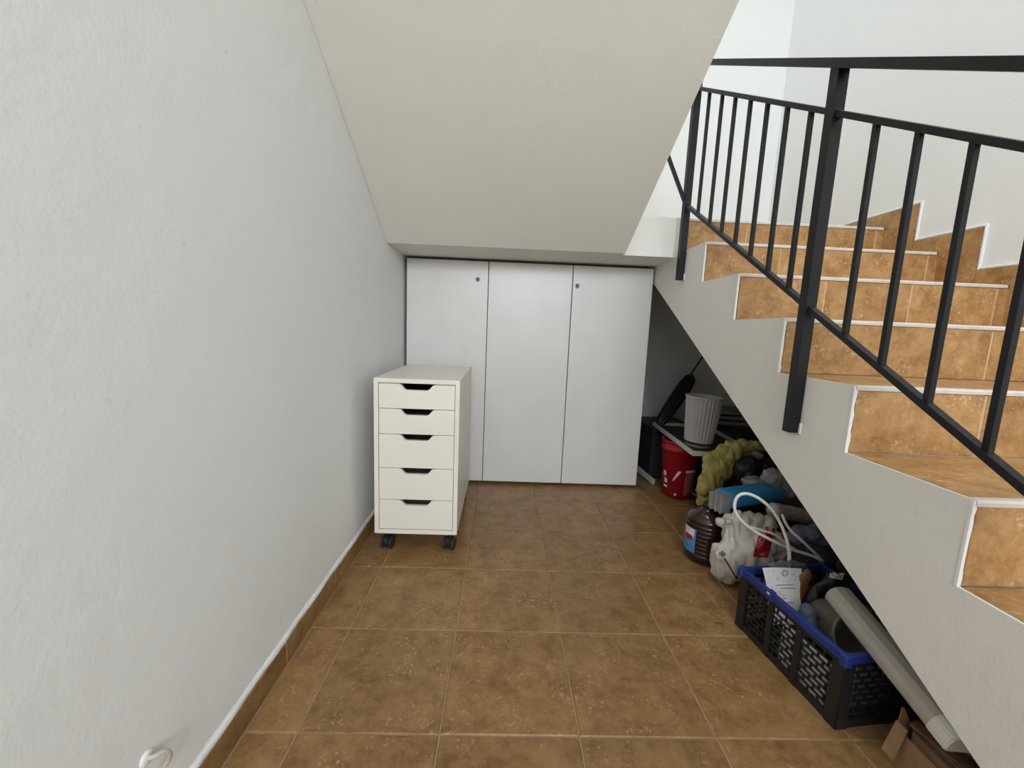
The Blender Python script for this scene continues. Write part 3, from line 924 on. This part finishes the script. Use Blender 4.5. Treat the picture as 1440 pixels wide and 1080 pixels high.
# --- silver roll
r0, r1 = PX(1084, 716, y=0.36), PX(1160, 732, y=0.42)
rl = tag(empty('foil_roll', r0), 'dull silver foil roll lying between grey bag and white sack', 'roll')
bm = bmesh.new()
dq = (r1 - r0); Q = dq.to_track_quat('Z', 'Y').to_matrix().to_4x4()
Lr = dq.length
lathe(bm, [(0.010, 0.0), (0.024, 0.001), (0.029, 0.012)] + [(0.029 + 0.0018 * math.sin(k * 2.1), 0.012 + (Lr - 0.02) * k / 12) for k in range(13)] + [(0.024, Lr), (0.010, Lr)], 32, mod=lambda a, r, z: r * (1 + 0.04 * noise.noise(Vector((math.cos(a) * 2, math.sin(a) * 2, z * 14)))), M=Q)
newobj('body', bm, SILVER, rl, smooth=True)
bm = bmesh.new(); lathe(bm, [(0.006, -0.004), (0.011, -0.004), (0.011, 0.004), (0.006, 0.004)], 20, M=Q); newobj('core', bm, PRINTW, rl, smooth=True)

# --- cloths behind the crate
tag(lump('blue_grey_cloth', [((1.205, 0.15, 0.285), (0.055, 0.04, 0.028)), ((1.27, 0.16, 0.275), (0.05, 0.04, 0.035)), ((1.16, 0.14, 0.275), (0.03, 0.03, 0.018))], CLOTH, amp=0.008, folds=0.012, ffreq=14, seed=21, voxel=0.006), 'crumpled blue-grey cloth on the heap right of the sack', 'cloth')
tag(lump('dark_cloth_heap', [((1.35, 0.21, 0.12), (0.13, 0.08, 0.13)), ((1.31, 0.16, 0.20), (0.07, 0.05, 0.06))], DCLOTH, amp=0.014, folds=0.016, ffreq=10, seed=23, floor=0.0), 'charcoal cloth heap on the floor behind the crate', 'cloth')
tag(lump('maroon_cloth', [((1.30, 0.02, 0.235), (0.075, 0.04, 0.035)), ((1.37, 0.03, 0.22), (0.05, 0.04, 0.04))], MAROON, amp=0.008, folds=0.012, ffreq=13, seed=27, voxel=0.007), 'dark maroon cloth on the charcoal heap under the stairs', 'cloth')

# --- crate
cr = tag(empty('crate', (0.936, 0.058, 0), math.radians(-90 + 6.5)), 'black plastic lattice crate with blue rim on the tiled floor', 'crate')
CL, CW, CH = 0.366, 0.30, 0.205       # along local x (towards the viewer), local y (under the stairs)
def lattice(bm, L, z0, z1, th):
    """wall in the local xz plane: frame, middle rib and brick-pattern openings"""
    box(bm, (0, 0, z0), (L, th, z0 + 0.022)); box(bm, (0, 0, z1 - 0.012), (L, th, z1))
    box(bm, (0, -0.003, z0), (0.030, th + 0.002, z1)); box(bm, (L - 0.030, -0.003, z0), (L, th + 0.002, z1))
    nb = 3 if L > 0.33 else 2
    ribs = [0.030 + (L - 0.06) * k / nb for k in range(nb + 1)]
    for k in range(1, nb):
        box(bm, (ribs[k] - 0.009, -0.002, z0), (ribs[k] + 0.009, th, z1))
    rows = 9
    zs = [z0 + 0.022 + (z1 - z0 - 0.034) * r / rows for r in range(rows + 1)]
    for r in range(1, rows):
        box(bm, (0.03, 0.0008, zs[r] - 0.0022), (L - 0.03, th - 0.0008, zs[r] + 0.0022))
    for r in range(rows):
        step, x_ = 0.031, 0.03 + (0.0155 if r % 2 else 0.031)
        while x_ < L - 0.032:
            box(bm, (x_ - 0.0022, 0.0008, zs[r]), (x_ + 0.0022, th - 0.0008, zs[r + 1]))
            x_ += step
zr = CH - 0.024
for nm, mat4, L in (('side_panel', Matrix.Translation((0, 0, 0)), CL), ('side_panel', Matrix.Translation((CL, CW, 0)) @ Matrix.Rotation(math.pi, 4, 'Z'), CL),
                    ('end_panel', Matrix.Translation((CL, 0, 0)) @ Matrix.Rotation(math.pi / 2, 4, 'Z'), CW), ('end_panel', Matrix.Translation((0, CW, 0)) @ Matrix.Rotation(-math.pi / 2, 4, 'Z'), CW)):
    bm = bmesh.new(); lattice(bm, L, 0.0, zr, 0.006)
    for v in bm.verts: v.co = mat4 @ v.co
    newobj(nm, bm, BPLAST, cr)
bm = bmesh.new(); box(bm, (0.006, 0.006, 0.006), (CL - 0.006, CW - 0.006, 0.012)); newobj('bottom', bm, BPLAST, cr)
bm = bmesh.new()
box(bm, (-0.005, -0.005, zr), (CL + 0.005, 0.008, CH), 0.002); box(bm, (-0.005, CW - 0.008, zr), (CL + 0.005, CW + 0.005, CH), 0.002)
box(bm, (-0.005, 0.008, zr), (0.008, CW - 0.008, CH), 0.002); box(bm, (CL - 0.008, 0.008, zr), (CL + 0.005, CW - 0.008, CH), 0.002)
for x_ in (0.0, CL):
    for y_ in (0.0, CW):
        box(bm, (x_ - 0.010, y_ - 0.010, zr - 0.006), (x_ + 0.010, y_ + 0.010, CH + 0.003), 0.003)
newobj('rim', bm, BLUE, cr)
bm = bmesh.new(); box(bm, (0.115, -0.0075, zr - 0.002), (0.135, 0.010, CH + 0.002), 0.001); newobj('rim_clip', bm, BLUE, cr)
bm = bmesh.new(); box(bm, (0.117, -0.0085, CH - 0.010), (0.128, -0.006, CH - 0.003), 0.0008); newobj('clip_tab', bm, PRINTW, cr)

# --- what lies in the crate
sheet = tag(empty('paper_sheet', (0, 0, 0)), 'white printed paper sheet standing in the front of the crate', 'paper')
tl, tr, brr, bl = PX(1073, 799, y=0.0), PX(1126, 799, y=0.015), PX(1128, 880, y=-0.06), PX(1085, 880, y=-0.05)
sheet.location = bl
def sheet_pt(u, v, off=0.0):
    a = tl.lerp(tr, u); b_ = bl.lerp(brr, u)
    p_ = b_.lerp(a, v)
    nrm = (tr - tl).cross(bl - tl).normalized()
    return p_ + nrm * (0.010 * math.sin(u * 3.0) * (1 - v * 0.4) + 0.004 * math.sin(v * 7 + u * 4)) - nrm * off * (1 if nrm.y > 0 else -1)
def sheet_grid(name, u0, u1, v0, v1, off, mat, nu=12, nv=12, shape=None):
    bm = bmesh.new(); g = {}
    for i in range(nu + 1):
        for j in range(nv + 1):
            g[i, j] = bm.verts.new(sheet_pt(u0 + (u1 - u0) * i / nu, v0 + (v1 - v0) * j / nv, off) - bl)
    for i in range(nu):
        for j in range(nv):
            if shape is None or shape(i, j): bm.faces.new((g[i, j], g[i + 1, j], g[i + 1, j + 1], g[i, j + 1]))
    for v in [v for v in bm.verts if not v.link_faces]: bm.verts.remove(v)
    return newobj(name, bm, mat, sheet, smooth=True)
sheet_grid('page', 0, 1, 0, 1, 0.0, PAPER)
INK = plain('grey_ink', srgb(120, 116, 118), 0.8)
for (u, v, r) in [(0.62, 0.90, 0.085), (0.62, 0.90, 0.05), (0.82, 0.88, 0.04), (0.42, 0.80, 0.04), (0.30, 0.93, 0.03), (0.15, 0.95, 0.02), (0.16, 0.82, 0.02), (0.86, 0.78, 0.025), (0.38, 0.55, 0.05), (0.50, 0.52, 0.03)]:
    bm = bmesh.new(); ring = []
    for k in range(16):
        a = 2 * math.pi * k / 16
        ring.append([bm.verts.new(sheet_pt(u + rr * math.cos(a), v + rr * 0.75 * math.sin(a), 0.0008) - bl) for rr in (r, r * 0.8)])
    for k in range(16):
        A_, B_ = ring[k], ring[(k + 1) % 16]
        bm.faces.new((A_[0], B_[0], B_[1], A_[1]))
    newobj('printed_ring', bm, INK, sheet)
for (u0, u1, v) in [(0.30, 0.85, 0.68), (0.45, 0.9, 0.62), (0.3, 0.6, 0.45), (0.35, 0.8, 0.38)]:
    sheet_grid('printed_line', u0, u1, v, v + 0.012, 0.0008, INK, 6, 1)
# clear pouch behind the sheet
tag(lump('clear_pouch', [((1.075, 0.030, 0.155), (0.085, 0.010, 0.100)), ((1.06, 0.028, 0.235), (0.07, 0.008, 0.02))], plain('clear_grey_film', srgb(120, 120, 122), 0.25, 0.2, 20, alpha=0.55), amp=0.004, folds=0.006, ffreq=15, seed=31, voxel=0.006), 'clear grey plastic pouch behind the printed paper sheet', 'pouch')
# white paper pad seen through the lattice
pd = tag(empty('paper_pad', (0.987, -0.255, 0.0125), math.radians(6.5)), 'thick white paper pad inside the near corner of the crate', 'paper pad')
boxobj('pages', (0.0, 0.0, 0.0), (0.02, 0.15, 0.115), PAPER, pd, 0.001)
boxobj('cover', (-0.0015, 0.0, 0.0), (0.0, 0.15, 0.116), PAPER, pd)
pd2 = tag(empty('paper_folder', (1.03, -0.262, 0.0125), math.radians(6.5)), 'pale grey folder standing against the near end of the crate', 'folder')
boxobj('cover', (0.03, 0.0, 0.0), (0.16, 0.003, 0.12), GREYB, pd2)
boxobj('pages', (0.03, 0.0032, 0.0), (0.16, 0.012, 0.118), PAPER, pd2)
# cup on its side
cu_ = tag(empty('cup', (1.128, -0.115, 0.135)), 'grey-green plastic cup lying on its side in the crate', 'cup')
Qc = Vector((-0.05, -1.0, 0.28)).to_track_quat('Z', 'Y').to_matrix().to_4x4()
bm = bmesh.new()
lathe(bm, [(0.050, -0.06), (0.056, -0.055), (0.064, 0.06), (0.067, 0.062), (0.067, 0.068), (0.062, 0.068), (0.060, 0.06), (0.050, -0.05), (0.02, -0.052)], 40, M=Qc)
newobj('body', bm, GREYT, cu_, smooth=True)
bm = bmesh.new(); lathe(bm, [(0.0672, 0.060), (0.0695, 0.064), (0.0672, 0.069)], 40, M=Qc, close=False); newobj('lip', bm, GREYT, cu_, smooth=True)
tag(lump('black_bundle', [((1.15, -0.02, 0.14), (0.06, 0.03, 0.09)), ((1.18, -0.03, 0.20), (0.045, 0.03, 0.055))], BLKF, amp=0.010, folds=0.014, ffreq=12, seed=41, voxel=0.007), 'black cloth bundle with small white tag inside the crate', 'cloth bundle')
bb = bpy.data.objects['black_bundle']
tg = PX(1166, 812, y=-0.08)
v2 = (tg - M.translation).normalized()
decal('tag', bb, tg, PX(1185, 816, y=-0.08) - tg, PX(1169, 802, y=-0.08) - tg, v2, 8, 6, PRINTW, bb)
text_on('tag_lettering', bb, 'RON', PX(1168.5, 811, y=-0.08), PX(1183.5, 814.5, y=-0.08) - PX(1168.5, 811, y=-0.08), PX(1170.5, 804.5, y=-0.08) - PX(1168.5, 811, y=-0.08), v2, DARKP, bb, off=0.003)
tag(lump('tan_pouch', [((1.10, 0.004, 0.17), (0.022, 0.014, 0.065)), ((1.112, 0.004, 0.215), (0.018, 0.012, 0.03))], BROWNC, amp=0.005, folds=0.006, ffreq=14, seed=43, voxel=0.005), 'tan leather pouch upright behind the paper in the crate', 'pouch')
tag(lump('striped_cloth', [((1.055, -0.085, 0.115), (0.035, 0.035, 0.05)), ((1.05, -0.09, 0.16), (0.022, 0.025, 0.025))], CLOTH, amp=0.006, folds=0.010, ffreq=16, seed=45, voxel=0.006), 'small blue-grey cloth between paper and cup in the crate', 'cloth')

# --- long batten lamp resting on the crate
e0, e1 = PX(1353, 1043, x=1.050), PX(1180, 836, x=1.078)
lm = tag(empty('batten_lamp', e0), 'long milky batten lamp with white end cap leaning on the crate', 'lamp')
dl = (e1 - e0); Ll = dl.length; dl.normalize()
side = dl.cross(Vector((0, 0, 1))).normalized(); nu_ = side.cross(dl).normalized()
ROT = Matrix((side, nu_, dl)).transposed().to_4x4()
def batten(bm, s, z0, z1):
    pr_ = [(-0.034, -0.018), (0.034, -0.018), (0.037, -0.010), (0.036, 0.004), (0.030, 0.017), (0.018, 0.026), (0.0, 0.029), (-0.018, 0.026), (-0.030, 0.017), (-0.036, 0.004), (-0.037, -0.010)]
    A_ = [bm.verts.new(ROT @ Vector((x * s, y * s, z0))) for x, y in pr_]
    B_ = [bm.verts.new(ROT @ Vector((x * s, y * s, z1))) for x, y in pr_]
    bm.faces.new(A_[::-1]); bm.faces.new(B_)
    for i in range(len(pr_)):
        bm.faces.new((A_[i], A_[(i + 1) % len(pr_)], B_[(i + 1) % len(pr_)], B_[i]))
bm = bmesh.new(); batten(bm, 0.95, 0.03, Ll); newobj('diffuser', bm, DIFF, lm)
bm = bmesh.new(); batten(bm, 1.02, -0.01, 0.035); bmesh.ops.bevel(bm, geom=list(bm.edges), offset=0.003, segments=2, affect='EDGES'); newobj('end_cap', bm, LCAP, lm, smooth=False)
bm = bmesh.new(); bar(bm, ROT @ Vector((0.034, 0.006, 0.04)), ROT @ Vector((0.034, 0.006, Ll - 0.02)), 0.003, 0.006); newobj('edge_rail', bm, LCAP, lm)

# --- cardboard box of brown strips at the lower edge
cb = tag(empty('cardboard_box', (1.052, -0.372, 0)), 'open cardboard box of brown strips in the lower right corner', 'cardboard box')
CBH, CBL, CBW = 0.104, 0.46, 0.20
for nm, lo, hi in (('wall', (0.0, -CBL, 0.0), (0.004, 0.0, 0.085)), ('wall', (CBW, -CBL, 0.0), (CBW + 0.004, 0.0, 0.085)), ('wall', (0.004, -0.004, 0.0), (CBW, 0.0, 0.085)), ('wall', (0.004, -CBL, 0.0), (CBW, -CBL + 0.004, 0.06)), ('bottom', (0.004, -CBL + 0.004, 0.0), (CBW, -0.004, 0.004))):
    boxobj(nm, lo, hi, CARD, cb)
bm = bmesh.new(); prism(bm, [(-0.0225, 0.028), (-0.0005, CBH), (-0.0035, CBH), (-0.026, 0.029)], 'y', -0.030, -0.004); newobj('flap', bm, CARD, cb)
bm = bmesh.new(); prism(bm, [(0.004, 0.085), (0.040, 0.085), (0.012, 0.135), (0.008, 0.135)], 'y', -0.003, -0.0005); newobj('flap', bm, CARD, cb)
bm = bmesh.new(); bar(bm, (0.02, -0.02, 0.112), (0.095, -0.42, 0.112), 0.02, 0.006); newobj('loose_strip', bm, CARDD, cb)
for r in range(3):
    for c in range(14):
        x_ = 0.006 + c * 0.0138; zz = 0.006 * (c % 2)
        bm = bmesh.new(); box(bm, (x_, -CBL + 0.006, 0.005 + r * 0.034), (x_ + 0.0122, -0.008 - 0.012 * ((c * 7 + r * 3) % 4), 0.037 + r * 0.034 + (zz if r == 2 else 0.0)), 0.0012)
        newobj('strip', bm, CARDD, cb)

# --- white cable
cb_px = [(1070, 836, .03), (1088, 822, .03), (1103, 808, .035), (1110, 788, .04), (1107, 762, .05), (1097, 735, .07), (1083, 714, .09), (1064, 699, .11), (1047, 694, .12), (1036, 700, .125), (1033, 714, .125), (1040, 729, .12), (1060, 746, .115), (1088, 761, .105), (1115, 773, .10), (1140, 781, .095), (1158, 789, .09)]
cab_ = tag(empty('cable', PX(1158, 789, y=.09)), 'white cable standing in a loop above the white sack', 'cable')
bm = bmesh.new(); tube(bm, [PX(u, v, y=yy) - cab_.location for u, v, yy in cb_px], 0.0052, 10, 6); newobj('looped_lead', bm, CABLE, cab_, smooth=True)
bm = bmesh.new(); tube(bm, [PX(u, v, y=yy) - cab_.location for u, v, yy in [(1158, 789, .09), (1140, 772, .075), (1124, 757, .075), (1112, 746, .085), (1104, 734, .10), (1100, 724, .12)]], 0.0045, 10, 6); newobj('returning_lead', bm, CABLE, cab_, smooth=True)
bm = bmesh.new(); tube(bm, [PX(u, v, y=yy) - cab_.location for u, v, yy in [(1056, 741, .125), (1072, 746, .125), (1090, 752, .125), (1108, 766, .12), (1122, 776, .11)]], 0.004, 10, 6); newobj('thin_lead', bm, CABLE, cab_, smooth=True)

# --- cable stub in the left wall, twig on the floor
ws = tag(empty('wall_cable_stub', PX(206, 1066, x=XWL)), 'short cream cable stub curling out of the left wall', 'cable')
bm = bmesh.new()
lathe(bm, [(0.014, 0.0), (0.013, 0.002), (0.007, 0.004)], 24, mod=lambda a, r, z: r * (1 + 0.12 * noise.noise(Vector((math.cos(a), math.sin(a), 2)))), M=Matrix.Rotation(math.pi / 2, 4, 'Y')); newobj('plaster_rosette', bm, WALL, ws, smooth=True)
bm = bmesh.new(); tube(bm, [(-0.004, 0, 0), (0.012, 0.0, 0.003), (0.020, 0.012, 0.0), (0.021, 0.020, -0.014), (0.016, 0.024, -0.03), (0.008, 0.022, -0.045)], 0.0042, 10); newobj('lead', bm, plain('cream_cable', srgb(196, 188, 172), 0.5), ws, smooth=True)
tw = PX(1012, 877, z=0.002)
bm = bmesh.new(); tube(bm, [(-0.012, 0.004, 0), (-0.004, 0.001, 0.002), (0.004, 0.0, 0.002), (0.008, -0.006, 0.001), (0.005, -0.010, 0.0)], 0.0011, 6)
o = newobj('twig', bm, DARKP, smooth=True); o.location = tw
tag(o, 'tiny dark hooked twig on the floor left of the crate', 'twig')
